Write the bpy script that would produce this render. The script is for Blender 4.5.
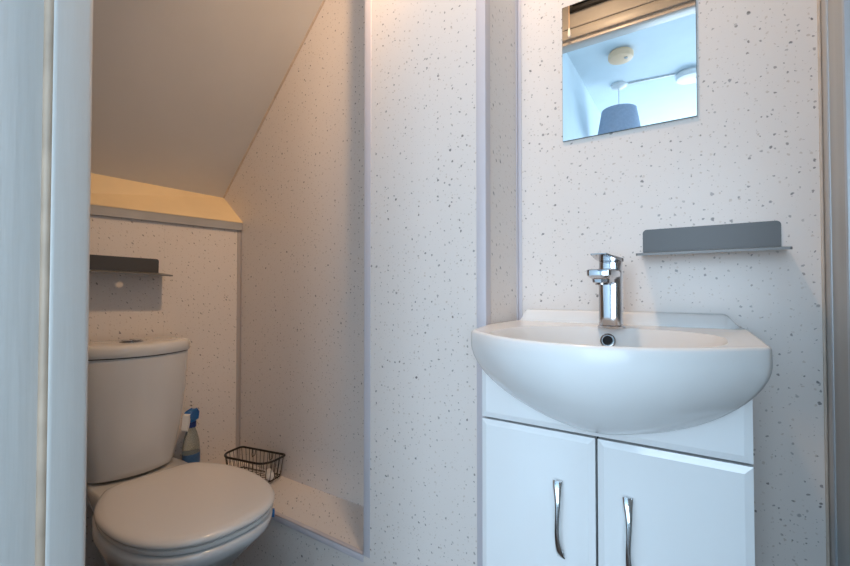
import bpy, bmesh, math, random
from math import sin, cos, pi, radians, sqrt, atan2
from mathutils import Vector, Matrix
random.seed(7)
C = bpy.context.scene
for o in list(bpy.data.objects):
    bpy.data.objects.remove(o)
COL = C.collection

# ------------------------------------------------------------------ camera, world, light, exposure
ZC = 1.02
YAW, PITCH = radians(34.104), radians(1.066)
cam = bpy.data.objects.new('camera', bpy.data.cameras.new('camera'))
COL.objects.link(cam)
cam.location = (0, 0, ZC)
cam.rotation_euler = (pi / 2 + PITCH, 0, YAW)
cam.data.sensor_width = 36
cam.data.lens = 430.0 * 36 / 850
cam.data.clip_start = 0.01
C.camera = cam

w = bpy.data.worlds.new('world'); C.world = w; w.use_nodes = True
w.node_tree.nodes['Background'].inputs[0].default_value = (0.45, 0.68, 1.0, 1)
w.node_tree.nodes['Background'].inputs[1].default_value = 0.6

def area(name, loc, rot, sx, sy, energy, color):
    l = bpy.data.lights.new(name, 'AREA'); l.shape = 'RECTANGLE'; l.size = sx; l.size_y = sy
    l.energy = energy; l.color = color
    o = bpy.data.objects.new(name, l); o.location = loc; o.rotation_euler = rot; COL.objects.link(o)
    return o
# cool daylight coming in through the window of the landing behind the camera
area('window_daylight', (0.70, -2.74, 1.30), (pi / 2, 0, 0), 2.6, 1.9, 100, (0.66, 0.84, 1.0))

C.view_settings.view_transform = 'Standard'
C.view_settings.look = 'None'
C.view_settings.gamma = 1
C.view_settings.use_curve_mapping = False
C.view_settings.exposure = 0.03

# ------------------------------------------------------------------ materials
def new_mat(name):
    m = bpy.data.materials.new(name); m.use_nodes = True
    return m, m.node_tree.nodes, m.node_tree.links, m.node_tree.nodes['Principled BSDF']

def mat(name, col, rough=0.5, metal=0.0, coat=0.0, var=0.0, vscale=8, bump=0.0, bscale=60, stretch=None, trans=0.0, ior=1.5, spec=0.5):
    m, N, L, B = new_mat(name)
    B.inputs['Base Color'].default_value = (*col, 1)
    B.inputs['Roughness'].default_value = rough
    B.inputs['Metallic'].default_value = metal
    B.inputs['Coat Weight'].default_value = coat
    B.inputs['Coat Roughness'].default_value = 0.06
    B.inputs['Transmission Weight'].default_value = trans
    B.inputs['IOR'].default_value = ior
    B.inputs['Specular IOR Level'].default_value = spec
    tc = N.new('ShaderNodeTexCoord')
    src = tc.outputs['Object']
    if stretch:
        mp = N.new('ShaderNodeMapping'); mp.inputs['Scale'].default_value = stretch
        L.new(src, mp.inputs['Vector']); src = mp.outputs['Vector']
    if var:
        n = N.new('ShaderNodeTexNoise'); n.inputs['Scale'].default_value = vscale; n.inputs['Detail'].default_value = 4
        L.new(src, n.inputs['Vector'])
        r = N.new('ShaderNodeValToRGB')
        r.color_ramp.elements[0].position = 0.3; r.color_ramp.elements[1].position = 0.7
        r.color_ramp.elements[0].color = (*[c * (1 - var) for c in col], 1)
        r.color_ramp.elements[1].color = (*[min(1, c * (1 + var * .4)) for c in col], 1)
        L.new(n.outputs['Fac'], r.inputs['Fac']); L.new(r.outputs['Color'], B.inputs['Base Color'])
    if bump:
        n2 = N.new('ShaderNodeTexNoise'); n2.inputs['Scale'].default_value = bscale; n2.inputs['Detail'].default_value = 3
        L.new(src, n2.inputs['Vector'])
        b = N.new('ShaderNodeBump'); b.inputs['Strength'].default_value = bump; b.inputs['Distance'].default_value = 0.002
        L.new(n2.outputs['Fac'], b.inputs['Height']); L.new(b.outputs['Normal'], B.inputs['Normal'])
    return m

def speckle_mat(name, base, rough=0.28):
    m, N, L, B = new_mat(name)
    B.inputs['Roughness'].default_value = rough
    tc = N.new('ShaderNodeTexCoord')
    sep = N.new('ShaderNodeSeparateXYZ'); L.new(tc.outputs['Object'], sep.inputs[0])
    def mad(a, k, b):
        n = N.new('ShaderNodeMath'); n.operation = 'MULTIPLY_ADD'; n.inputs[1].default_value = k
        L.new(a, n.inputs[0]); L.new(b, n.inputs[2]); return n.outputs[0]
    u = mad(sep.outputs['Y'], 0.85, sep.outputs['X'])
    v = mad(sep.outputs['Y'], 0.6, sep.outputs['Z'])
    cmb = N.new('ShaderNodeCombineXYZ'); L.new(u, cmb.inputs[0]); L.new(v, cmb.inputs[1])
    nz = N.new('ShaderNodeTexNoise'); nz.inputs['Scale'].default_value = 160; nz.inputs['Detail'].default_value = 1
    L.new(cmb.outputs[0], nz.inputs['Vector'])
    vm = N.new('ShaderNodeVectorMath'); vm.operation = 'MULTIPLY_ADD'
    vm.inputs[1].default_value = (0.006, 0.006, 0.0)
    L.new(nz.outputs['Color'], vm.inputs[0]); L.new(cmb.outputs[0], vm.inputs[2])
    prev = None
    def layer(scale, rad, keep, col, strength, off):
        nonlocal prev
        ad = N.new('ShaderNodeVectorMath'); ad.operation = 'ADD'; ad.inputs[1].default_value = (off, off * 1.7, 0)
        L.new(vm.outputs[0], ad.inputs[0])
        vo = N.new('ShaderNodeTexVoronoi'); vo.voronoi_dimensions = '2D'; vo.inputs['Scale'].default_value = scale
        L.new(ad.outputs[0], vo.inputs['Vector'])
        s2 = N.new('ShaderNodeSeparateXYZ'); L.new(vo.outputs['Color'], s2.inputs[0])
        # radius differs from fleck to fleck; cells below 'keep' have none
        mr = N.new('ShaderNodeMapRange'); mr.inputs['From Min'].default_value = 1 - keep; mr.inputs['From Max'].default_value = 1
        mr.inputs['To Min'].default_value = 0.0; mr.inputs['To Max'].default_value = rad
        L.new(s2.outputs[0], mr.inputs['Value'])
        sq = N.new('ShaderNodeMath'); sq.operation = 'SUBTRACT'
        L.new(mr.outputs[0], sq.inputs[0]); L.new(vo.outputs['Distance'], sq.inputs[1])
        sc = N.new('ShaderNodeMath'); sc.operation = 'MULTIPLY'; sc.inputs[1].default_value = 22; sc.use_clamp = True
        L.new(sq.outputs[0], sc.inputs[0])
        st = N.new('ShaderNodeMapRange'); st.inputs['To Min'].default_value = strength * .45; st.inputs['To Max'].default_value = strength
        L.new(s2.outputs[1], st.inputs['Value'])
        mu = N.new('ShaderNodeMath'); mu.operation = 'MULTIPLY'
        L.new(sc.outputs[0], mu.inputs[0]); L.new(st.outputs[0], mu.inputs[1])
        mx = N.new('ShaderNodeMix'); mx.data_type = 'RGBA'
        L.new(mu.outputs[0], mx.inputs['Factor'])
        if prev is None: mx.inputs['A'].default_value = (*base, 1)
        else: L.new(prev, mx.inputs['A'])
        mx.inputs['B'].default_value = (*col, 1)
        prev = mx.outputs['Result']
    layer(62, 0.17, 0.75, (0.45, 0.36, 0.28), 0.55, 3.1)
    layer(50, 0.15, 0.78, (0.13, 0.11, 0.10), 0.80, 0.0)
    layer(30, 0.125, 0.40, (0.07, 0.065, 0.065), 0.85, 7.7)
    layer(110, 0.16, 0.30, (0.30, 0.25, 0.22), 0.6, 12.3)
    L.new(prev, B.inputs['Base Color'])
    return m

M = {}
M['panel'] = speckle_mat('speckled_panel', (0.765, 0.712, 0.678))
M['pvc'] = mat('lavender_pvc_trim', (0.60, 0.57, 0.61), 0.35)
M['pvc_shaded'] = mat('shaded_pvc_trim', (0.46, 0.42, 0.41), 0.4)  # same PVC trim with the corner's shade put into its colour
M['pvc_tan'] = mat('tan_sealant', (0.62, 0.52, 0.43), 0.5, var=0.15, vscale=30)
M['paint'] = mat('white_gloss_paint', (0.56, 0.525, 0.49), 0.32, var=0.08, vscale=5, bump=0.25, bscale=90, stretch=(1, 1, 0.06))
M['paint_edge'] = mat('worn_cream_paint_edge', (0.44, 0.32, 0.23), 0.45, var=0.2, vscale=20)
M['slope'] = mat('ceiling_paint', (0.67, 0.66, 0.65), 0.75, var=0.04, vscale=4, bump=0.15, bscale=70)
M['white_ceiling'] = mat('white_emulsion', (0.84, 0.84, 0.83), 0.8, var=0.03, bump=0.08)
M['landing_paint'] = mat('daylight_tinted_emulsion', (0.72, 0.81, 0.86), 0.8, var=0.03, bump=0.08)  # white paint tinted blue, the cool daylight put into its colour
M['wall_paint'] = mat('tan_paint', (0.37, 0.345, 0.31), 0.4, var=0.06, bump=0.1)
M['sill'] = mat('cream_painted_board', (0.86, 0.68, 0.42), 0.4, var=0.07, vscale=6)
M['grey_trim'] = mat('grey_edge_strip', (0.42, 0.42, 0.43), 0.4, var=0.1)
M['porcelain'] = mat('white_porcelain', (0.72, 0.715, 0.71), 0.08, coat=0.5)
M['porcelain_basin'] = mat('white_basin_ceramic', (0.82, 0.815, 0.81), 0.18, spec=0.40)
M['seat'] = mat('white_seat_plastic', (0.80, 0.765, 0.735), 0.16, coat=0.2)
M['cab'] = mat('white_gloss_board', (0.88, 0.885, 0.89), 0.10, coat=0.4)
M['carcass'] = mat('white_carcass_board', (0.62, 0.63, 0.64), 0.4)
M['gap'] = mat('gap_shade_and_seal', (0.012, 0.012, 0.014), 0.7)  # gap shade put into the colour; also used for the cistern seal
M['chrome'] = mat('chrome', (0.56, 0.56, 0.58), 0.07, metal=1.0)
M['chrome_bright'] = mat('bright_chrome', (0.78, 0.79, 0.80), 0.12, metal=1.0)
M['chrome_soft'] = mat('worn_chrome', (0.36, 0.35, 0.35), 0.16, metal=1.0)
M['mirror'] = mat('mirror_silver', (0.93, 0.95, 0.95), 0.004, metal=1.0)
M['mirror_edge'] = mat('mirror_glass_edge', (0.10, 0.14, 0.14), 0.2)
M['steel'] = mat('grey_painted_steel', (0.082, 0.083, 0.086), 0.36, metal=0.2, var=0.05)
M['steel_ledge'] = mat('grey_steel_ledge', (0.19, 0.19, 0.19), 0.36, metal=0.2)
M['steel_light'] = mat('brushed_steel', (0.50, 0.50, 0.50), 0.35, metal=0.8)
M['alu'] = mat('satin_aluminium', (0.50, 0.48, 0.46), 0.42, metal=0.35, var=0.08, vscale=12, stretch=(1, 1, 0.05))
M['alu_blue_reflect'] = mat('blue_reflection_aluminium', (0.46, 0.50, 0.54), 0.36, metal=0.25, var=0.10, vscale=12, stretch=(1, 1, 0.05))  # same aluminium with a bluish reflection put into the colour
M['alu_warm_reflect'] = mat('warm_reflection_aluminium', (0.45, 0.445, 0.43), 0.42, metal=0.2, var=0.16, vscale=14, stretch=(1, 1, 0.04))  # same aluminium, warm reflection put into the colour, plus random streaks
M['alu_dark'] = mat('dark_aluminium_rebate', (0.16, 0.19, 0.23), 0.35, metal=0.5)
M['black'] = mat('black_wire_coating', (0.012, 0.011, 0.011), 0.4)
M['black_plastic'] = mat('black_plastic', (0.015, 0.014, 0.014), 0.5)
M['white_plastic'] = mat('white_plastic', (0.80, 0.80, 0.80), 0.35)
M['cream_plastic'] = mat('yellowed_plastic', (0.88, 0.60, 0.38), 0.4)
M['blue'] = mat('blue_plastic', (0.015, 0.16, 0.48), 0.3)
M['dkblue'] = mat('dark_blue_plastic', (0.010, 0.035, 0.20), 0.3)
M['bottle'] = mat('clear_bottle_plastic', (0.66, 0.70, 0.64), 0.12, trans=0.75, ior=1.3)
M['liquid'] = mat('pale_liquid', (0.60, 0.68, 0.58), 0.05, trans=0.6, ior=1.33)
M['label_col'] = mat('bottle_label', (0.06, 0.16, 0.36), 0.4, var=0.3, vscale=40)
M['label_yel'] = mat('bottle_label_yellow', (0.55, 0.42, 0.08), 0.4)
M['shade'] = mat('slate_blue_fabric', (0.36, 0.42, 0.54), 0.9, var=0.08, vscale=60)
M['floor'] = mat('brown_vinyl', (0.075, 0.055, 0.045), 0.45, var=0.25, vscale=14)
M['carpet'] = mat('dark_grey_carpet', (0.13, 0.125, 0.125), 0.95, var=0.15, vscale=80)
M['dark'] = mat('dark_void', (0.02, 0.017, 0.016), 0.8)
M['frost'] = mat('shower_glass', (0.75, 0.82, 0.84), 0.08, trans=0.85, ior=1.45)
M['soap'] = mat('white_soap', (0.82, 0.80, 0.78), 0.5)
me_, N_, L_, B_ = new_mat('lit_diffuser')
B_.inputs['Base Color'].default_value = (0.9, 0.85, 0.75, 1)
B_.inputs['Emission Color'].default_value = (1.0, 0.66, 0.36, 1)
B_.inputs['Emission Strength'].default_value = 6.0
M['lamp'] = me_

# ------------------------------------------------------------------ builders
def link(name, me, m, parent=None, smooth=None):
    o = bpy.data.objects.new(name, me); COL.objects.link(o)
    for mm in (m if isinstance(m, (list, tuple)) else [m]): me.materials.append(mm)
    if parent: o.parent = parent
    if smooth is not None:
        for p in me.polygons: p.use_smooth = True
        if smooth < 180: me.set_sharp_from_angle(angle=radians(smooth))
    return o

class MB:
    def __init__(s): s.bm = bmesh.new()
    def box(s, a, b, bev=0.0, seg=2, mat=0, M4=None):
        r = bmesh.ops.create_cube(s.bm, size=1.0)
        vs = r['verts']
        c = [(a[i] + b[i]) / 2 for i in range(3)]; d = [abs(b[i] - a[i]) for i in range(3)]
        for v in vs: v.co = Vector((c[0] + v.co.x * d[0], c[1] + v.co.y * d[1], c[2] + v.co.z * d[2]))
        fs = set(f for v in vs for f in v.link_faces)
        for f in fs: f.material_index = mat
        if M4 is not None:
            for v in vs: v.co = M4 @ v.co
        if bev:
            es = set(e for v in vs for e in v.link_edges)
            bmesh.ops.bevel(s.bm, geom=list(es), offset=bev, segments=seg, profile=0.5, affect='EDGES')
        return s
    def prism(s, pts, axis, lo, hi, mat=0):
        """polygon pts (2D) extruded along axis: x->(y,z), y->(x,z), z->(x,y)"""
        def mk(p, h):
            return {'x': (h, p[0], p[1]), 'y': (p[0], h, p[1]), 'z': (p[0], p[1], h)}[axis]
        A = [s.bm.verts.new(mk(p, lo)) for p in pts]; B = [s.bm.verts.new(mk(p, hi)) for p in pts]
        n = len(pts); fs = [s.bm.faces.new(A), s.bm.faces.new(B[::-1])]
        for i in range(n): fs.append(s.bm.faces.new((A[i], B[i], B[(i + 1) % n], A[(i + 1) % n])))
        for f in fs: f.material_index = mat
        return s
    def loft(s, rings, cap0=True, cap1=True, mat=0):
        R = [[s.bm.verts.new(p) for p in r] for r in rings]
        n = len(R[0])
        for a, b in zip(R, R[1:]):
            for i in range(n):
                f = s.bm.faces.new((a[i], a[(i + 1) % n], b[(i + 1) % n], b[i])); f.material_index = mat
        if cap0: s.bm.faces.new(R[0][::-1]).material_index = mat
        if cap1: s.bm.faces.new(R[-1]).material_index = mat
        return s
    def tube(s, pts, r, seg=8, closed=False, mat=0):
        pts = [Vector(p) for p in pts]; n = len(pts); rings = []
        rr = r if isinstance(r, (list, tuple)) else [r] * n
        up = None
        for i in range(n):
            if closed: t = pts[(i + 1) % n] - pts[i - 1]
            else: t = pts[min(i + 1, n - 1)] - pts[max(i - 1, 0)]
            t.normalize()
            if up is None:
                up = t.orthogonal().normalized()
            else:
                up = (up - t * up.dot(t)).normalized()
            bn = t.cross(up)
            rings.append([pts[i] + (up * cos(2 * pi * k / seg) + bn * sin(2 * pi * k / seg)) * rr[i] for k in range(seg)])
        if closed:
            # realign the closing ring to avoid a twist
            R = [[s.bm.verts.new(p) for p in q] for q in rings]
            best = min(range(seg), key=lambda k: (rings[0][k] - rings[-1][0]).length)
            for i in range(n):
                a, b = R[i], R[(i + 1) % n]
                o = best if i == n - 1 else 0
                for k in range(seg):
                    s.bm.faces.new((a[k], a[(k + 1) % seg], b[(k + 1 + o) % seg], b[(k + o) % seg])).material_index = mat
        else:
            s.loft(rings, mat=mat)
        return s
    def lathe(s, prof, c=(0, 0, 0), seg=40, mat=0, sx=1, sy=1):
        rings = [[(c[0] + r * sx * cos(2 * pi * k / seg), c[1] + r * sy * sin(2 * pi * k / seg), c[2] + z) for k in range(seg)] for r, z in prof]
        return s.loft(rings, mat=mat)
    def build(s, name, m, parent=None, smooth=None, xf=None, recalc=True):
        if recalc: bmesh.ops.recalc_face_normals(s.bm, faces=s.bm.faces[:])
        me = bpy.data.meshes.new(name); 
        if xf is not None: bmesh.ops.transform(s.bm, matrix=xf, verts=s.bm.verts[:])
        s.bm.to_mesh(me); s.bm.free()
        return link(name, me, m, parent, smooth)

def empty(name, loc, rz=0.0):
    o = bpy.data.objects.new(name, None); o.empty_display_size = 0.05
    o.location = loc; o.rotation_euler = (0, 0, rz); COL.objects.link(o); return o
def tag(o, label, cat, group=None):
    o['label'] = label; o['category'] = cat
    if group: o['group'] = group
    return o
def struct(o, label=None):
    o['kind'] = 'structure'
    if label: o['label'] = label
    return o
def rrect(x0, x1, y0, y1, r, n=5):
    out = []
    for cx, cy, a0 in ((x1 - r, y1 - r, 0), (x0 + r, y1 - r, 90), (x0 + r, y0 + r, 180), (x1 - r, y0 + r, 270)):
        for k in range(n + 1):
            a = radians(a0 + 90 * k / n); out.append((cx + r * cos(a), cy + r * sin(a)))
    return out

# ------------------------------------------------------------------ the room
D = 1.10                       # back wall plane
ZT = 2.45                      # ceiling
YO = 0.112                     # landing face of the doorway wall
WP = Vector((-1.7149, D, 0))   # corner of toilet wall and back wall
WA = radians(7)                # toilet wall is out of square by this much
WN = Vector((cos(WA), -sin(WA), 0)); WD = Vector((sin(WA), cos(WA), 0))
def onwall(a, b, z=0):         # a out of the toilet wall, b along it from the corner (negative towards the camera)
    p = WP + WN * a + WD * b; return (p.x, p.y, z)

# back wall in two panels that meet in a fine groove at x = -0.067
m = MB()
m.box((-2.0, D, 0), (-0.0679, D + .08, ZT)).box((-0.0671, D, 0), (0.45, D + .08, ZT)).box((-0.07, D + .001, 0), (-0.06, D + .06, ZT))
struct(m.build('wall_back', M['panel']))
# toilet wall, two panels, groove
m = MB()
def wallbox(b0, b1, a0, a1, z0, z1, mb):
    pts = [onwall(a0, b0)[:2], onwall(a1, b0)[:2], onwall(a1, b1)[:2], onwall(a0, b1)[:2]]
    mb.prism(pts, 'z', z0, z1)
wallbox(-1.02, -0.2996, -.08, 0, 0, 1.302, m); wallbox(-0.2988, 0.0, -.08, 0, 0, 1.302, m); wallbox(-.31, -.29, -.06, -.001, 0, 1.302, m)
struct(m.build('wall_left', M['panel']))
# boxed column in front of the back wall
m = MB().box((-0.8126, 0.90, 0), (-0.4412, D, ZT))
struct(m.build('wall_column', M['panel']))
# low pipe boxing forming a ledge
m = MB().prism([(-1.742, 0.90), (-0.8126, 0.90), (-0.8126, D), (-1.717, D)], 'z', 0, 0.29)
struct(m.build('wall_ledge', M['panel']))
m = MB().prism([(-1.752, 0.80), (-1.60, 0.80), (-1.60, 0.90), (-1.740, 0.90)], 'z', 0, 0.289)
struct(m.build('wall_pipe_boxing', M['panel']))
# floor, ceiling, slope
struct(MB().box((-2.0, -0.02, -.06), (0.5, D + .05, 0)).build('floor', M['floor']))
struct(MB().box((-0.86, YO + .02, ZT), (0.5, D + .05, ZT + .05)).build('ceiling', M['white_ceiling']))
sx, sz = -1.8484, 1.4427
tx = sx + (ZT - sz) / 1.0094
m = MB().prism([(sx - .10, sz - .10 * 1.0094), (tx + .03, ZT + .03 * 1.0094), (tx - .04, ZT + .09), (sx - .17, sz - .04)], 'y', 0.16, D + .04)
struct(m.build('ceiling_slope', M['slope']))
# sealant along the slope/back wall joint
m = MB().tube([(sx, D - .002, sz), (tx, D - .002, ZT)], 0.0045, 6)
struct(m.build('trim_9', M['pvc_tan']))
# inside wall around the doorway, jamb side and above the head
XJ, XR, ZH = -0.612, 0.165, 2.166
m = MB()
m.box((-2.0, YO + .04, 0), (XJ - .03, 0.1945, ZT)).box((XR + .03, YO + .04, 0), (0.5, 0.1945, ZT)).box((XJ - .03, YO + .04, ZH + .03), (XR + .03, 0.1945, ZT))
struct(m.build('wall_front', M['wall_paint']))
struct(MB().box((0.30, 0.195, 0), (0.38, D, ZT)).build('wall_right', M['panel']))

# door frame: linings, stops, architraves
df = empty('door_1', ((XJ + XR) / 2, 0.15, 0)); struct(df)
def dpart(mb, name, mt, smooth=None):
    return mb.build(name, mt, df, smooth, xf=Matrix.Translation(-df.location))
m = MB(); m.box((XJ - .03, YO, 0), (XJ, 0.195, ZH + .03), .003).box((XR, YO, 0), (XR + .03, 0.195, ZH + .03), .003)
m.box((XJ - .03, YO, ZH), (XR + .03, 0.195, ZH + .03), .003)
dpart(m, 'lining', M['paint'], 40)
m = MB(); m.box((XJ, 0.1565, 0), (XJ + .012, 0.1955, ZH), .006, 4); m.box((XJ, .1565, ZH - .012), (XR, .1955, ZH), .003, 3); m.box((XR - .012, .1565, 0), (XR, .1955, ZH), .0035, 3)
dpart(m, 'door_stop', M['paint'], 40)
m = MB(); m.tube([(XJ + .0045, 0.1580, 0), (XJ + .0045, 0.1580, ZH)], 0.0062, 12)
dpart(m, 'paint_bead', M['paint_edge'], 60)
m = MB()
m.box((XJ - .075, 0.195, ZH + .006), (XR + .075, 0.209, ZH + .050), .004).box((XJ - .085, 0.195, ZH + .050), (XR + .085, 0.214, ZH + .060), .004)
dpart(m, 'architrave', M['wall_paint'], 40)
m = MB().box((XJ - .075, YO - .014, ZH + .006), (XR + .075, YO, ZH + .062), .004).box((XJ - .075, YO - .014, 0), (XJ - .012, YO, ZH + .006), .004).box((XR + .012, YO - .014, 0), (XR + .075, YO, ZH + .006), .004)
dpart(m, 'landing_architrave', M['paint'], 40)

# trims
def L(name, mb, mt=M['pvc'], sm=40): return struct(mb.build(name, mt, None, sm))
L('trim_1', MB().box((-0.8136, 0.8978, .29), (-0.7905, 0.9, ZT), .001))                                   # column, left corner
m = MB().box((-0.463, 0.8975, 0), (-0.4402, 0.9, ZT), .001).box((-0.4412, 0.8975, 0), (-0.4387, 0.924, ZT), .001)
L('trim_2', m)                                                                                           # column, right corner
m = MB().box((-0.4412, D - .012, 0), (-0.4387, D, ZT)).box((-0.4412, D - .0025, 0), (-0.430, D, ZT), .0008)
L('trim_3', m)                                                                                           # inner corner
m = MB(); wallbox(-.016, 0.0, 0, .003, .29, 1.285, m); m.box((WP.x, D - .0025, .29), (WP.x + .008, D, 1.285))
L('trim_4', m, M['pvc_shaded'])                                                                                           # toilet wall, inner corner
m = MB().box((-1.70, 0.8975, 0.272), (-0.8136, 0.9, 0.2925), .001).box((-1.70, 0.8975, 0.29), (-0.8136, 0.913, 0.2925), .001)
L('trim_5', m)                                                                                           # ledge nosing
# sloping sill board over the toilet and the grey strip below it
b = 0.018
m = MB()
q = [onwall(.014, -.80), onwall(.014, 0.0)]
vs = [m.bm.verts.new(p) for p in ((q[0][0], q[0][1], 1.320), (q[1][0], D, 1.3185), (-1.8484, D, 1.4425), (-1.8484, q[0][1], 1.4425),
                                  (q[0][0], q[0][1], 1.3155), (q[1][0], D, 1.3145), (-1.90, D, 1.40), (-1.90, q[0][1], 1.40))]
for f in ((0, 1, 2, 3), (4, 7, 6, 5), (0, 4, 5, 1), (1, 5, 6, 2), (2, 6, 7, 3), (3, 7, 4, 0)): m.bm.faces.new([vs[i] for i in f])
struct(m.build('trim_6', M['sill']))
m = MB(); wallbox(-.80, 0.0, 0, .012, 1.283, 1.3175, m)
struct(m.build('trim_7', M['grey_trim']))
# off-white sealant strip at the right end of the back wall
L('trim_8', MB().box((0.1660, D - .004, 0), (0.1705, D, ZT), .001), M['pvc_tan'])

# ------------------------------------------------------------------ the landing behind the camera (seen in the mirror)
struct(MB().box((-2.0, -2.8, -.06), (2.3, -0.02, 0)).build('floor_landing', M['carpet']))
struct(MB().box((-2.0, -2.8, ZT), (2.3, YO + .02, ZT + .05)).build('ceiling_landing', M['landing_paint']))
m = MB().prism([(-0.715, 0.05), (-0.80, -2.8), (-0.90, -2.8), (-0.90, 0.05)], 'z', 0, ZT)
struct(m.build('wall_landing_left', M['landing_paint']))
struct(MB().box((2.2, -2.8, 0), (2.3, 0.05, ZT)).build('wall_landing_right', M['landing_paint']))
m = MB().box((-0.9, YO, 0), (XJ - .03, YO + .04, ZT)).box((XR + .03, YO, 0), (2.3, YO + .04, ZT)).box((XJ - .03, YO, ZH + .03), (XR + .03, YO + .04, ZT))
struct(m.build('wall_landing_front', M['landing_paint']))
m = MB().box((-0.9, -2.88, 0), (-0.6, -2.8, ZT)).box((2.0, -2.88, 0), (2.3, -2.8, ZT)).box((-.6, -2.88, 0), (2.0, -2.8, .35)).box((-.6, -2.88, 2.25), (2.0, -2.8, ZT))
struct(m.build('wall_landing_back', M['landing_paint']))
wf = empty('window_1', (0.70, -2.84, .35)); struct(wf)
m = MB().box((-.6, -2.87, .35), (-.55, -2.81, 2.25)).box((1.95, -2.87, .35), (2.0, -2.81, 2.25)).box((-.55, -2.87, .35), (1.95, -2.81, .40)).box((-.55, -2.87, 2.20), (1.95, -2.81, 2.25)).box((.67, -2.87, .40), (.73, -2.81, 2.20))
m.build('window_frame', M['white_plastic'], wf, xf=Matrix.Translation(-wf.location))

# ------------------------------------------------------------------ ceiling lamp of the small room
cl = tag(empty('ceiling_light', (-0.45, 0.66, ZT)), 'small round warm ceiling lamp of the toilet room, above the washbasin', 'ceiling light')
MB().lathe([(.085, -.0005), (.085, -.02), (.078, -.024)], seg=40).build('base', M['white_plastic'], cl, 40)
MB().lathe([(.070, -.0245), (.070, -.035), (.055, -.050), (.03, -.058), (.004, -.060)], seg=40).build('diffuser', M['lamp'], cl, 60)
ld = bpy.data.lights.new('lamp_light', 'AREA'); ld.shape = 'DISK'; ld.size = 0.11; ld.energy = 10.3; ld.color = (1.0, 0.67, 0.41)
lo = bpy.data.objects.new('lamp_light', ld); lo.location = (-0.45, 0.66, ZT - .064); COL.objects.link(lo)

# added spot on the lamp, unseen, that warms the toilet alcove
hd = Vector((-0.50, 0.66, ZT - .075)); tgt = Vector((-1.30, 1.08, 1.62))
qd = (tgt - hd).to_track_quat('-Z', 'Y')
m = MB().lathe([(.024, .030), (.030, .020), (.032, -.018), (.030, -.020), (.027, -.014), (.004, -.012)], seg=28)
m.build('added_spot_head', M['white_plastic'], cl, 40, xf=Matrix.Translation(hd - Vector((-0.45, 0.66, ZT))) @ qd.to_matrix().to_4x4())
MB().tube([(-.045, 0, -.012), hd - Vector((-0.45, 0.66, ZT))], .006).build('added_spot_arm', M['white_plastic'], cl, 40)
sl = bpy.data.lights.new('alcove_fill_spot', 'SPOT'); sl.energy = 30; sl.color = (1.0, 0.62, 0.33); sl.spot_size = radians(78); sl.spot_blend = 1.0; sl.shadow_soft_size = .022
so = bpy.data.objects.new('alcove_fill_spot', sl); so.location = hd + (tgt - hd).normalized() * .03; so.rotation_euler = qd.to_euler(); COL.objects.link(so)

# ------------------------------------------------------------------ landing ceiling fittings
def smoke_alarm(loc, mt, label, r):
    e = tag(empty('smoke_alarm', loc), label, 'smoke alarm')
    MB().lathe([(r * .86, -.0005), (r * .86, -.008), (r * .80, -.010)], seg=36).build('base', mt, e, 40)
    MB().lathe([(r * .82, -.010), (r, -.012), (r, -.034), (r * .93, -.043), (r * .6, -.048), (.004, -.048)], seg=36).build('cover', mt, e, 40)
    MB().lathe([(r * .83, -.0100), (r * .83, -.0120)], seg=36).build('vent_slot', M['dark'], e, 40)
    MB().lathe([(.010, -.0475), (.010, -.051), (.004, -.052)], c=(r * .45, .015, 0), seg=20).build('test_button', M['grey_trim'], e, 40)
    return e
smoke_alarm((-0.459, -0.578, ZT), M['cream_plastic'], 'yellowed round smoke alarm, centre of the mirror reflection', .070)
smoke_alarm((-0.125, -1.09, ZT), M['white_plastic'], 'white round smoke alarm cut off by right edge of the mirror', .085)
m = MB().box((0, -.007, -.010), (0.40, .007, -.0005), .002)
tr = m.build('cable_trunking', M['white_plastic'], None, 40); tr.location = (-0.53, -1.01, ZT); tr.rotation_euler = (0, 0, atan2(-.045, .35))
tag(tr, 'white cable trunking on the ceiling running from lampshade to white smoke alarm', 'trunking')
tr.location = (-0.486, -1.018, ZT); tr.scale = (0.70, 1, 1)
pl = tag(empty('pendant_light', (-0.545, -1.01, ZT)), 'pendant light with slate-blue drum lampshade reflected in the mirror', 'pendant light')
MB().lathe([(.05, -.0005), (.05, -.015), (.03, -.028), (.008, -.032)], seg=32).build('ceiling_rose', M['white_plastic'], pl, 50)
MB().tube([(0, 0, -.03), (0, 0, -.20)], .003).build('cord', M['white_plastic'], pl, 60)
m = MB(); prof = [(.112, -.180), (.149, -.395), (.1465, -.395), (.1095, -.180)]
rings = [[(r * cos(2 * pi * k / 48), r * sin(2 * pi * k / 48), z) for k in range(48)] for r, z in prof]
m.loft(rings + [rings[0]], False, False)
m.build('lamp_shade', M['shade'], pl, 40)
m = MB().tube([(0, 0, -.20), (0, 0, -.25)], .018, 16)
for k in range(3):
    a = 2 * pi * k / 3; m.tube([(.012 * cos(a), .012 * sin(a), -.205), (.112 * cos(a), .112 * sin(a), -.19)], .002)
m.build('lamp_holder', M['white_plastic'], pl, 40)

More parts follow.
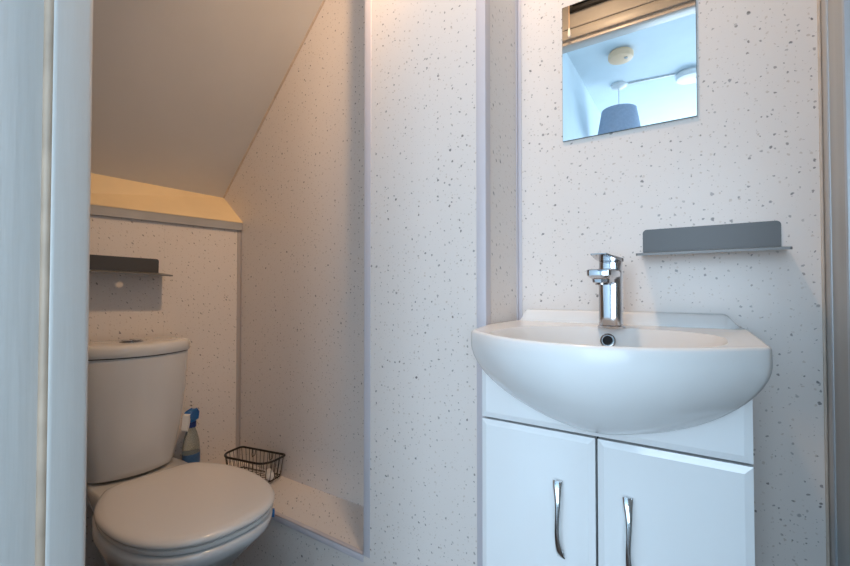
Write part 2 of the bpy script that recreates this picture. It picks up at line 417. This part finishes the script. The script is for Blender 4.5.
# pull cord and black grille over the door (seen in the mirror)
pc = tag(empty('pull_cord', (-0.535, 0.245, ZT)), 'light pull cord with pale knob at top left of the mirror', 'pull cord')
MB().lathe([(.03, -.0005), (.03, -.025), (.012, -.04)], seg=24).build('switch_body', M['cream_plastic'], pc, 40)
MB().tube([(0, 0, -.04), (0, 0, -.255)], .0016).build('cord', M['cream_plastic'], pc, 60)
MB().lathe([(.003, -.25), (.006, -.262), (.0085, -.280), (.004, -.290)], seg=20).build('knob', M['white_plastic'], pc, 60)
vg = tag(empty('vent_grille', (-0.33, 0.195, 2.295)), 'black vent grille on the wall above the doorway, reflected at mirror top', 'vent')
m = MB().box((-.215, 0, 0.0), (.25, .022, .012), .002).box((-.215, 0, .088), (.25, .022, .10), .002).box((-.215, 0, 0.012), (-.2, .022, .088)).box((.235, 0, .012), (.25, .022, .088))
m.build('frame', M['black_plastic'], vg, 40)
m = MB().box((-.2, .001, .012), (.235, .004, .088))
for k in range(6): m.box((-.2, .004, .014 + k * .0125), (.235, .016, .019 + k * .0125))
m.build('slats', M['black_plastic'], vg)

# ------------------------------------------------------------------ mirror
mr = tag(empty('mirror', (-0.1745, D, 1.571)), 'frameless rectangular mirror on the speckled wall above the tap', 'mirror')
MB().box((-.1446, -.0048, -.172), (.1446, -.0005, .172), .0006, 1).build('glass_edge', M['mirror_edge'], mr)
MB().box((-.1438, -.0052, -.1712), (.1438, -.0047, .1712)).build('mirror_face', M['mirror'], mr)

# ------------------------------------------------------------------ steel shelves
def plate_with_hole(mb, x0, x1, y0, y1, z0, z1, hx=None, hy=None, hr=0.006, rc=0.004):
    outer = rrect(x0, x1, y0, y1, rc, 4)
    loops = [outer]
    if hx is not None: loops.append([(hx + hr * cos(2 * pi * k / 20), hy + hr * sin(2 * pi * k / 20)) for k in range(20)])
    es = []; 
    vl = []
    for lp in loops:
        v = [mb.bm.verts.new((p[0], p[1], z0)) for p in lp]; vl.append(v)
        es += [mb.bm.edges.new((v[i], v[(i + 1) % len(v)])) for i in range(len(v))]
    g = bmesh.ops.triangle_fill(mb.bm, edges=es, use_beauty=True)
    fs = [f for f in g['geom'] if isinstance(f, bmesh.types.BMFace)]
    r = bmesh.ops.extrude_face_region(mb.bm, geom=fs)
    for v in [x for x in r['geom'] if isinstance(x, bmesh.types.BMVert)]: v.co.z = z1
def steel_shelf(loc, rz, label, x0, x1, depth=.092, over=.005, hole=None):
    e = tag(empty('wall_shelf', loc, rz), label, 'shelf')
    m = MB()
    pts = [(x0, 0), (x1, 0), (x1, .044)] + [(x1 - .008 + .008 * cos(a), .044 + .008 * sin(a)) for a in (pi / 8, pi / 4, 3 * pi / 8, pi / 2)] + \
          [(x0 + .008 + .008 * cos(a), .044 + .008 * sin(a)) for a in (pi / 2, 5 * pi / 8, 3 * pi / 4, 7 * pi / 8, pi)]
    m.prism(pts, 'y', -.0025, -.0005)
    m.build('back_plate', M['steel'], e)
    m = MB(); plate_with_hole(m, x0 - .003, x1 + over, -depth, -.0012, -.0050, 0, *(hole or (None, None)), hr=.0115)
    # the ledge hangs a little towards its front edge
    m.build('ledge', M['steel_ledge'], e, xf=Matrix.Rotation(radians(5.0), 4, 'X'))
    return e
steel_shelf((0, D, 1.1080), 0, 'grey steel wall shelf under the mirror, right of the tap', -.1385, .1078, over=.007)
# local x runs along the toilet wall towards the corner
tshelf = steel_shelf(onwall(.0005, -.45, 1.0915), pi / 2 - WA, 'grey steel wall shelf above the toilet cistern', -.11, .131, .115, .014, (0.0128, -.041))  # ledge hole added so the lamp throws a bright spot on the wall
tshelf.rotation_euler = (0, radians(1.3), pi / 2 - WA)

# ------------------------------------------------------------------ vanity unit
VX0, VX1, VY, VXM = -0.402, 0.043, 0.80, -0.1785
va = tag(empty('vanity_cabinet', (VXM, 0.95, 0)), 'white gloss two-door vanity cabinet under the washbasin', 'cabinet')
vt = Matrix.Translation(-va.location)
m = MB()
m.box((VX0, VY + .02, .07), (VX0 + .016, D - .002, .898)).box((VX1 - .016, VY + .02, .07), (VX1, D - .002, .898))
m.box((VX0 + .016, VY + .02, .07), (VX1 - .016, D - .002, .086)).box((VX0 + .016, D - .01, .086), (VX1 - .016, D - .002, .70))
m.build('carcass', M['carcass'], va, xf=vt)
m = MB().box((VX0 + .004, VY + .045, 0), (VX1 - .004, VY + .06, .07)).box((VX0 + .004, VY + .06, 0), (VX0 + .02, D - .01, .07)).box((VX1 - .02, VY + .06, 0), (VX1 - .004, D - .01, .07))
m.build('plinth', M['carcass'], va, xf=vt)
m = MB().box((VX0 + .003, VY + .0185, .088), (VX1 - .003, VY + .0198, .80))
m.build('shadow_gap', M['gap'], va, xf=vt)  # black sheet added behind the doors for the shade in their gaps
def bevel_panel(x0, x1, z0, z1, y, th=.018, bv=.011, dp=.004):
    mb = MB()
    A = [(x0, y + th, z0), (x1, y + th, z0), (x1, y + th, z1), (x0, y + th, z1)]
    B = [(x0, y + dp, z0), (x1, y + dp, z0), (x1, y + dp, z1), (x0, y + dp, z1)]
    Cc = [(x0 + bv, y, z0 + bv), (x1 - bv, y, z0 + bv), (x1 - bv, y, z1 - bv), (x0 + bv, y, z1 - bv)]
    mb.loft([A, B, Cc]); return mb
bevel_panel(VX0, VX1, .7632, .898, VY).build('front_panel', M['cab'], va, xf=vt)
def handle(parent, cx, ztop):
    mb = MB(); n = 22; rings = []
    for i in range(n + 1):
        t = i / n
        z = -t * .137
        out = -.006 - .016 * sin(pi * min(1, max(0, t))) ** .6
        wd = .0042 + .0045 * abs(2 * t - 1) ** 2.2
        th = .0028
        sway = .0018 * sin(2 * pi * t) + (t - .5) * .005
        tw = radians(18) * cos(pi * t)
        ring = []
        for k in range(14):
            a = 2 * pi * k / 14
            px, py = wd * cos(a), th * sin(a)
            ring.append((sway + px * cos(tw) - py * sin(tw), out + px * sin(tw) + py * cos(tw), z))
        rings.append(ring)
    mb.loft(rings)
    mb.box((-.0068, -.0075, -.011), (.0052, -.0002, .0008), .002).box((-.0045, -.0075, -.1378), (.0075, -.0002, -.126), .002)
    o = mb.build('handle', M['chrome_bright'], parent, 50)
    o.location = (cx, 0, ztop); return o
for x0, x1, hx in ((VX0, VXM - .0021, -.241), (VXM + .0021, VX1, -.1235)):
    dc = (x0 + x1) / 2
    d = bevel_panel(x0 - dc, x1 - dc, .073, .7588, 0).build('door', M['cab'], va)
    d.location = (dc - VXM, VY - .95, 0)
    handle(d, hx - dc, .6735)

# ------------------------------------------------------------------ washbasin
XC, YC = -0.1695, 0.80
bs = tag(empty('washbasin', (XC, D, .94)), 'white ceramic bow-front washbasin on the vanity cabinet', 'washbasin')
bt = Matrix.Translation(-bs.location)
HWB, HWF, YF = 0.222, 0.2330, 0.750
def dense_outline(n=128):
    pts = []
    # start at back centre, go to the right, forward, across the bow, and back
    def seg(a, b, k):
        for i in range(k): pts.append((a[0] + (b[0] - a[0]) * i / k, a[1] + (b[1] - a[1]) * i / k))
    YB = D - .002
    seg((0, YB), (HWB - .004, YB), 40); seg((HWB, YB - .004), (HWF, YF + .010), 40)
    # rounded corner then bow
    rc = 0.013
    for i in range(8):
        a = i / 8 * radians(62); pts.append((HWF - rc + rc * cos(a), YF + .010 - rc * sin(a)))
    x_start = HWF - rc + rc * cos(radians(62)); y_start = YF + .010 - rc * sin(radians(62))
    for i in range(121):
        u = 1 - 2 * i / 120
        pts.append((x_start * u, y_start - (y_start - .626) * (1 - abs(u) ** 2.0)))
    for i in range(8, 0, -1):
        a = (i - 1) / 8 * radians(62); pts.append((-(HWF - rc + rc * cos(a)), YF + .010 - rc * sin(a)))
    seg((-HWF, YF + .010), (-.268, .905), 20); seg((-.268, .905), (-.269, YB - .004), 20); seg((-.265, YB), (0, YB), 40)
    P = [(XC + x, y) for x, y in pts]
    # resample by length
    Ls = [0]
    for i in range(len(P)):
        a, b_ = P[i], P[(i + 1) % len(P)]; Ls.append(Ls[-1] + math.dist(a, b_))
    out = []; j = 0
    for k in range(n):
        t = Ls[-1] * k / n
        while Ls[j + 1] < t: j += 1
        f = (t - Ls[j]) / max(1e-9, Ls[j + 1] - Ls[j]); a, b_ = P[j], P[(j + 1) % len(P)]
        out.append((a[0] + (b_[0] - a[0]) * f, a[1] + (b_[1] - a[1]) * f))
    return out
OUT = dense_outline(160)
def inset(P, d, z):
    n = len(P); r = []
    for i in range(n):
        a, b_ = Vector(P[i - 1]), Vector(P[(i + 1) % n]); t = (b_ - a).normalized(); nn = Vector((t.y, -t.x))
        r.append((P[i][0] + nn.x * d, P[i][1] + nn.y * d, z))
    return r
# winding: back centre -> right -> front : clockwise seen from above, inward normal is (t.y,-t.x)
ZR = 0.9435
BX, BY, BA, BB = XC - .006, 0.818, 0.190, 0.168   # bowl opening
def ell(s, z, k=1.0, dy=0.0):
    r = []
    for x, y in OUT:
        a = atan2((y - BY) / .8, x - BX)
        c, sn = cos(a), sin(a)
        e = 2.0 / 2.5
        r.append((BX + BA * s * math.copysign(abs(c) ** e, c), BY + dy + BB * s * math.copysign(abs(sn) ** e, sn), z))
    return r
rings = []
G = []
for i in range(17, 0, -1):
    v = i / 17.0
    qf = cos(v * pi / 2) ** 1.20; gf = sin(v * pi / 2) ** 1.16
    G.append([(XC + (x - XC) * qf, (YC + (y - YC) * qf), .916 - .141 * gf) for x, y in OUT])
rings += G
rings += [[(x, y, .916) for x, y in OUT], [(x, y, .926) for x, y in OUT], inset(OUT, .0004, ZR - .005), inset(OUT, .0018, ZR - .0018), inset(OUT, .0045, ZR), inset(OUT, .007, ZR)]
def blend(A, B, t): return [tuple(a[i] * (1 - t) + b_[i] * t for i in range(3)) for a, b_ in zip(A, B)]
e0 = ell(1.0, ZR - .0015)
rings += [blend(rings[-1], e0, .5), e0, ell(.985, ZR - .006), ell(.955, ZR - .018), ell(.90, ZR - .045), ell(.80, ZR - .08), ell(.62, ZR - .112), ell(.40, ZR - .124), ell(.16, ZR - .128), ell(.09, ZR - .130)]
m = MB().loft(rings)
# upstand along the back
UL, UR, UH = -.262, .2215, .0285
prof = [(UL, ZR - .002)] + [(UL + .024 * t ** .8, ZR + UH * (0.5 - 0.5 * cos(pi * t))) for t in (.2, .4, .6, .8, 1)] + \
       [(UR - .040 * t ** .7, ZR + UH * (0.5 - 0.5 * cos(pi * t))) for t in (1, .8, .6, .4, .2)] + [(UR, ZR - .002)]
r0 = [(XC + x, D - .026, min(z, ZR + UH - .004)) for x, z in prof]; r0b = [(XC + x, D - .0225, z) for x, z in prof]; r1 = [(XC + x, D - .0012, z) for x, z in prof]
r00 = [(XC + x, D - .030, ZR - .002) for x, z in prof]
m.loft([r00, r0, r0b, r1])
m.build('bowl', M['porcelain_basin'], bs, 50, xf=bt)
# overflow in the back of the bowl
ov = MB()
oy, oz = 0.968, 0.9150
R = Matrix.Translation((-.190, oy, oz)) @ Matrix.Rotation(radians(68), 4, 'X')
ov.lathe([(.0150, -.004), (.0150, .0035), (.0138, .0045), (.0100, .0040), (.0095, -.004)], seg=28)
ov.build('overflow_ring', M['chrome_soft'], bs, 50, xf=bt @ R)
MB().lathe([(.0097, -.003), (.0097, .0005)], seg=24).build('overflow_hole', M['gap'], bs, 50, xf=bt @ R)
MB().lathe([(.021, -.001), (.021, .003), (.016, .006), (.003, .007)], c=(BX, BY, ZR - .130), seg=28).build('waste_plug', M['chrome'], bs, 50, xf=bt)

# ------------------------------------------------------------------ mixer tap
tp = tag(empty('mixer_tap', (-0.1860, 0.982, ZR - .001)), 'chrome single-lever mixer tap standing on the washbasin', 'tap')
MB().lathe([(.0275, 0), (.0275, .0035), (.025, .0058), (.018, .0062)], seg=40).build('base_ring', M['chrome'], tp, 40)
m = MB()
def sq(w, d, z, r=.005, dy=0, dx=0): return [(p_[0] + dx, p_[1] + dy, z) for p_ in rrect(-w / 2, w / 2, -d / 2, d / 2, r, 5)]
m.loft([sq(.0455, .044, .0058, .014), sq(.0450, .044, .05, .013), sq(.0450, .045, .100, .012), sq(.0455, .046, .1185, .012), sq(.0445, .045, .1200, .012)])
m.build('body', M['chrome'], tp, 40)
# spout: a flat tray above, stepping in to a narrower underside
m = MB()
def sp_ring(x, yf, z, r=.006): return [(p_[0], p_[1], z + .0145) for p_ in rrect(-x, x, yf, -.005, r, 4)]
m.loft([sp_ring(.0150, -.098, .0790), sp_ring(.0160, -.100, .0800), sp_ring(.0165, -.101, .0860), sp_ring(.0205, -.114, .0905), sp_ring(.0222, -.118, .0930), sp_ring(.0225, -.119, .1030), sp_ring(.0215, -.118, .1045), sp_ring(.018, -.113, .1055)])
m.build('spout', M['chrome'], tp, 40)
MB().lathe([(.0115, .0), (.0115, -.0035), (.009, -.004)], c=(0, -.083, .0935), seg=24).build('aerator', M['chrome_soft'], tp, 40)
m = MB()
m.loft([sq(.042, .043, .1205, .012), sq(.0435, .044, .1235, .012), sq(.0435, .044, .1385, .012), sq(.042, .043, .1410, .012)])
m.build('handle_cap', M['chrome'], tp, 40)
m = MB()
pr = [(.022, .1475), (-.03, .1475), (-.088, .1482), (-.116, .1496), (-.117, .1474), (-.086, .1450), (-.022, .1405), (.022, .1405)]
wl = lambda y: .0215 if y > -.03 else .0215 + (y + .03) * .08
m.loft([[(-wl(y) + .0012, y, .1450 + (z - .1450) * .8) for y, z in pr], [(-wl(y), y, z) for y, z in pr], [(wl(y), y, z) for y, z in pr], [(wl(y) - .0012, y, .1450 + (z - .1450) * .8) for y, z in pr]])
m.build('lever', M['chrome'], tp, 30)

# ------------------------------------------------------------------ toilet
TH = radians(2.5)
tl = tag(empty('toilet', (-1.7473, .684, 0), -TH), 'white close-coupled toilet with closed lid beside the low ledge', 'toilet')
def halfw_rim(x):
    P = [(.02, .128), (.13, .140), (.185, .140), (.25, .140), (.33, .176), (.42, .192), (.48, .195)]
    if x > .48:
        t = (x - .48) / .266; return .195 * max(0, 1 - t ** 2.3) ** (1 / 2.3)
    if x <= P[0][0]: return P[0][1]
    for (a, wa), (b_, wb) in zip(P, P[1:]):
        if x <= b_:
            t = (x - a) / (b_ - a); t = t * t * (3 - 2 * t); return wa + (wb - wa) * t
def outline(hw, x0, x1, n=40, sc=1.0):
    xs = [x0 + (x1 - x0) * (1 - (1 - i / n) ** 1.9) if False else x0 + (x1 - x0) * sin(pi / 2 * i / n) for i in range(n + 1)]
    return [(x, -hw(x)) for x in xs] + [(x, hw(x)) for x in xs[::-1][1:]]
base = outline(halfw_rim, .015, .746)
def pan_ring(z, sx_, sy_, xc_, dx=0.0): return [(xc_ + (x - xc_) * sx_ + dx, y * sy_ * 1.035 - .016 * min(1, max(0, (x - .2) / .15)), z) for x, y in base]
m = MB().loft([pan_ring(0, .60, .55, .25), pan_ring(.02, .60, .55, .25), pan_ring(.10, .58, .50, .25), pan_ring(.18, .66, .58, .22), pan_ring(.25, .78, .74, .18), pan_ring(.31, .90, .89, .12), pan_ring(.35, .97, .965, .05),
               pan_ring(.372, 1.0, 1.0, .05), pan_ring(.388, 1.003, 1.004, .05), pan_ring(.395, .997, .992, .05), pan_ring(.400, .975, .95, .1)])
m.build('pan', M['porcelain'], tl, 50)
def hw_lid(x, x0=.236, xm=.48, x1=.746, wm=.1925, w0=.112):
    if x >= xm:
        t = (x - xm) / (x1 - xm); return wm * max(0, 1 - t ** 2.35) ** (1 / 2.35)
    t = (xm - x) / (xm - x0)
    wv = wm - (wm - w0) * t ** 2.2
    if x < x0 + .03: wv -= .03 * (1 - sqrt(max(0, 1 - ((x0 + .03 - x) / .03) ** 2)))
    return wv
def lid_out(grow):
    n = 46; x0, x1 = .236, .746
    xs = [x0 + (x1 - x0) * (0.5 - 0.5 * cos(pi * i / n)) for i in range(n + 1)]
    pts = [(x, -hw_lid(x)) for x in xs] + [(x, hw_lid(x)) for x in xs[::-1][1:]]
    cx = .48
    return [(cx + (x - cx) * (1 + grow / .23), y * (1.052 + grow / .19) - .0125) for x, y in pts]
def lr(grow, z): return [(x, y, z) for x, y in lid_out(grow)]
m = MB().loft([lr(-.006, 0.4025), lr(-.002, 0.4030), lr(-.001, 0.4060), lr(-.001, 0.4125), lr(-.004, 0.4145)])
m.build('seat_ring', M['seat'], tl, 50)
m = MB().loft([lr(-.003, 0.4170), lr(.0005, 0.4180), lr(.002, 0.4220), lr(.0015, 0.4270), lr(-.002, 0.4320), lr(-.008, 0.4355), lr(-.02, 0.4380), lr(-.05, 0.4400), lr(-.10, 0.4415), lr(-.16, 0.4420)])
m.build('lid', M['seat'], tl, 60)
for sy_ in (-1, 1):
    m = MB().box((.212, sy_ * .075 - .020, .3975), (.240, sy_ * .075 + .020, .419), .006, 3)
    m.build('hinge', M['seat'], tl, 50)
# cistern
def cis(hw, xf, k, z, x0=.006, r=.030, n=30):
    """D-shaped plan: flat back, bowed front falling away by k at the sides"""
    pts = [(x0, -hw)]
    for i in range(n + 1):
        t = -1 + 2 * i / n
        y = hw * sin(t * pi / 2)
        u = abs(y / hw)
        x = xf - k * u * u - (r * (1 - sqrt(max(0, 1 - ((u - (1 - r / hw)) / (r / hw)) ** 2))) if u > 1 - r / hw else 0)
        pts.append((x, y))
    pts.append((x0, hw))
    return [(x, y - .016, z) for x, y in pts]
m = MB().loft([cis(.120, .144, .040, .4065), cis(.128, .157, .044, .413), cis(.132, .163, .046, .432), cis(.147, .186, .055, .55), cis(.159, .205, .062, .68), cis(.163, .215, .067, .795), cis(.163, .215, .067, .806)])
m.build('cistern', M['porcelain'], tl, 50)
MB().loft([cis(.105, .128, .036, .3995), cis(.105, .128, .036, .4070)]).build('cistern_seal', M['gap'], tl, 50)
MB().loft([cis(.1600, .213, .067, .806), cis(.1600, .213, .067, .8095)]).build('lid_gap', M['dark'], tl, 50)
m = MB().loft([cis(.165, .220, .068, .8095), cis(.167, .2225, .069, .812), cis(.167, .2225, .069, .836), cis(.165, .220, .068, .8435), cis(.159, .212, .066, .8475), cis(.146, .197, .060, .849)])
m.build('cistern_lid', M['porcelain'], tl, 50)
fb = MB().lathe([(.034, 0), (.034, .003), (.031, .0050), (.029, .0050)], c=(.112, -.030, .8485), seg=36).build('button_surround', M['chrome_soft'], tl, 40)
for s_, a0 in ((0, 8), (1, 188)):
    ring = [(.112 + .028 * cos(radians(a0 + 164 * k / 16)), -.030 + .028 * sin(radians(a0 + 164 * k / 16))) for k in range(17)]
    MB().prism(ring, 'z', .8500, .8555).build('flush_button', M['chrome_soft'], tl, 30)
m = MB().lathe([(.009, 0), (.009, .004), (.006, .0055)], seg=20)
m.build('cistern_plug', M['chrome_soft'], tl, 40, xf=Matrix.Translation((.098, .1465, .765)) @ Matrix.Rotation(-pi / 2, 4, 'X') @ Matrix.Rotation(radians(20), 4, 'Y'))

# small blue plastic piece hooked on the pan rim
m = MB().box((-.006, -.004, -.018), (.006, .004, .004), .002, 2).box((-.005, -.026, .000), (.005, .0, .004), .001, 1)
o = m.build('rim_clip', M['blue'], None, 40); o.location = (-1.076, 0.800, .381); o.rotation_euler = (0, 0, radians(-35))
tag(o, 'small blue plastic clip on the toilet rim beside the ledge', 'clip')

# ------------------------------------------------------------------ wire basket on the ledge
bk = tag(empty('wire_basket', (-1.500, 1.020, .2925), radians(11)), 'black wire basket standing in the corner of the ledge', 'basket')
def bring(hx, hy, r, z, n=6):
    return [(p_[0], p_[1], z) for p_ in rrect(-hx, hx, -hy, hy, r, n)]
RB = .088
# D-shaped: back straight, front corners widely rounded
def bd(hx, hy, rf, rb, z, n=8):
    out = []
    for cx, cy, a0, r in ((hx - rb, hy - rb, 0, rb), (-hx + rb, hy - rb, 90, rb), (-hx + rf, -hy + rf, 180, rf), (hx - rf, -hy + rf, 270, rf)):
        for k in range(n + 1):
            a = radians(a0 + 90 * k / n); out.append(Vector((cx + r * cos(a), cy + r * sin(a), z)))
    return out
top = bd(.115, .055, .048, .014, RB)
MB().tube(top, .0042, 8, True).build('rim', M['black'], bk, 60)
def resample(P, n):
    Ls = [0]
    for i in range(len(P)): Ls.append(Ls[-1] + (P[(i + 1) % len(P)] - P[i]).length)
    out = []; j = 0
    for k in range(n):
        t = Ls[-1] * k / n
        while Ls[j + 1] < t: j += 1
        f = (t - Ls[j]) / max(1e-9, Ls[j + 1] - Ls[j]); out.append(P[j].lerp(P[(j + 1) % len(P)], f))
    return out
NW = 32
tw_ = resample(top, NW); bot = resample(bd(.105, .047, .042, .014, .012), NW)
for i in range(NW):
    a, b_ = tw_[i], bot[i]
    mid = b_.lerp(a, .08); mid.z = b_.z
    mb = MB().tube([a, a.lerp(b_, .9), b_ + Vector((0, 0, .003)), b_ * .95 + Vector((0, 0, .012 * .05))], .0012, 5)
    mb.build('side_wire', M['black'], bk, 60)
MB().tube(bd(.103, .045, .041, .014, .0115), .0018, 6, True).build('bottom_ring', M['black'], bk, 60)
m = MB()
for k in range(7):
    y = -.036 + .012 * k; hx = .095 if y > -.02 else .078
    m.tube([(-hx, y, .012), (hx, y, .012)], .0012, 5)
m.build('bottom_grid', M['black'], bk, 60)
for sx_, sy_ in ((-.080, -.025), (.080, -.025), (.085, .036), (-.085, .036)):
    MB().tube([(sx_ - .008, sy_, .012), (sx_ - .008, sy_, .0016), (sx_ + .008, sy_, .0016), (sx_ + .008, sy_, .012)], .0014, 6).build('foot', M['black'], bk, 60)
for hx in (-.045, .045):
    MB().tube([(hx - .008, .052, RB), (hx - .008, .049, .068), (hx, .043, .060), (hx + .008, .049, .068), (hx + .008, .052, RB)], .0016, 6).build('hanging_hook', M['black'], bk, 60)
m = MB().lathe([(.010, -.024), (.0145, -.021), (.016, 0), (.0145, .021), (.010, .024)], seg=24)
o = m.build('soap_bar', M['soap'], None, 60); o.location = (-1.418, 1.036, .3208)
tag(o, 'white rounded soap piece lying inside the black wire basket', 'soap')
o.rotation_euler = (pi / 2, 0, radians(60))

# ------------------------------------------------------------------ spray bottle
sp = tag(empty('spray_bottle', (-1.668, .869, .2895), radians(-55)), 'clear spray bottle with blue and white trigger head behind the cistern', 'spray bottle')
def er(a, b_, z, n=28): return [(a * cos(2 * pi * k / n), b_ * sin(2 * pi * k / n), z) for k in range(n)]
MB().loft([er(.034, .026, 0), er(.037, .029, .006), er(.037, .029, .12), er(.033, .026, .16), er(.022, .019, .19), er(.014, .014, .205), er(.0135, .0135, .220)]).build('bottle', M['bottle'], sp, 60)
MB().loft([er(.0375, .0295, .035), er(.0375, .0295, .070)]).build('label_band', M['label_yel'], sp, 60)
MB().loft([er(.0376, .0296, .075), er(.0376, .0296, .115)]).build('label', M['label_col'], sp, 60)
MB().loft([er(.017, .017, .212), er(.017, .017, .232)]).build('collar', M['dkblue'], sp, 60)
m = MB(); pr = [(-.028, .232), (.020, .232), (.030, .252), (.030, .266), (.022, .276), (-.020, .279), (-.034, .262)]
m.loft([[(x, -.009, z) for x, z in pr], [(x * 1.04, -.013, .254 + (z - .254) * .94) for x, z in pr][:0] or [(x, -.0135, .254 + (z - .254) * .85) for x, z in pr], [(x, .0135, .254 + (z - .254) * .85) for x, z in pr], [(x, .009, z) for x, z in pr]])
m.build('spray_head', M['blue'], sp, 40)
m = MB(); pr = [(.028, .268), (.040, .264), (.044, .245), (.052, .215), (.047, .208), (.036, .222), (.028, .246)]
m.loft([[(x, -.011, z) for x, z in pr], [(x, .011, z) for x, z in pr]])
m.build('trigger', M['white_plastic'], sp, 40)

# ------------------------------------------------------------------ aluminium shower frame at the right edge
sf = tag(empty('shower_frame', (0.20, 1.0, 0)), 'tall satin aluminium shower screen frame at the right edge of the wall', 'shower screen')
st = Matrix.Translation(-sf.location)
X = .171
MB().box((X, 1.054, 0.0005), (X + .04, D - .0005, ZT - .002), .0015).build('wall_channel', M['alu'], sf, 40, xf=st)
m = MB().box((X + .003, 1.048, .0005), (X + .04, 1.054, ZT - .002)).box((X - .002, 1.037, .0005), (X + .04, 1.048, ZT - .002), .002)
m.build('frame_edge', M['alu_blue_reflect'], sf, 40, xf=st)
MB().box((X, .928, .0005), (X + .04, 1.037, ZT - .002), .0015).build('stile', M['alu_warm_reflect'], sf, 40, xf=st)
m = MB().box((X - .002, .914, .0005), (X + .04, .928, ZT - .002), .002)
m.build('glazing_bead', M['alu_blue_reflect'], sf, 40, xf=st)
MB().box((X + .006, .895, .0005), (X + .04, .914, ZT - .002)).build('glass_gasket', M['alu_dark'], sf, xf=st)
MB().box((X + .012, .22, .0005), (X + .020, .895, ZT - .002)).build('glass_panel', M['frost'], sf, xf=st)
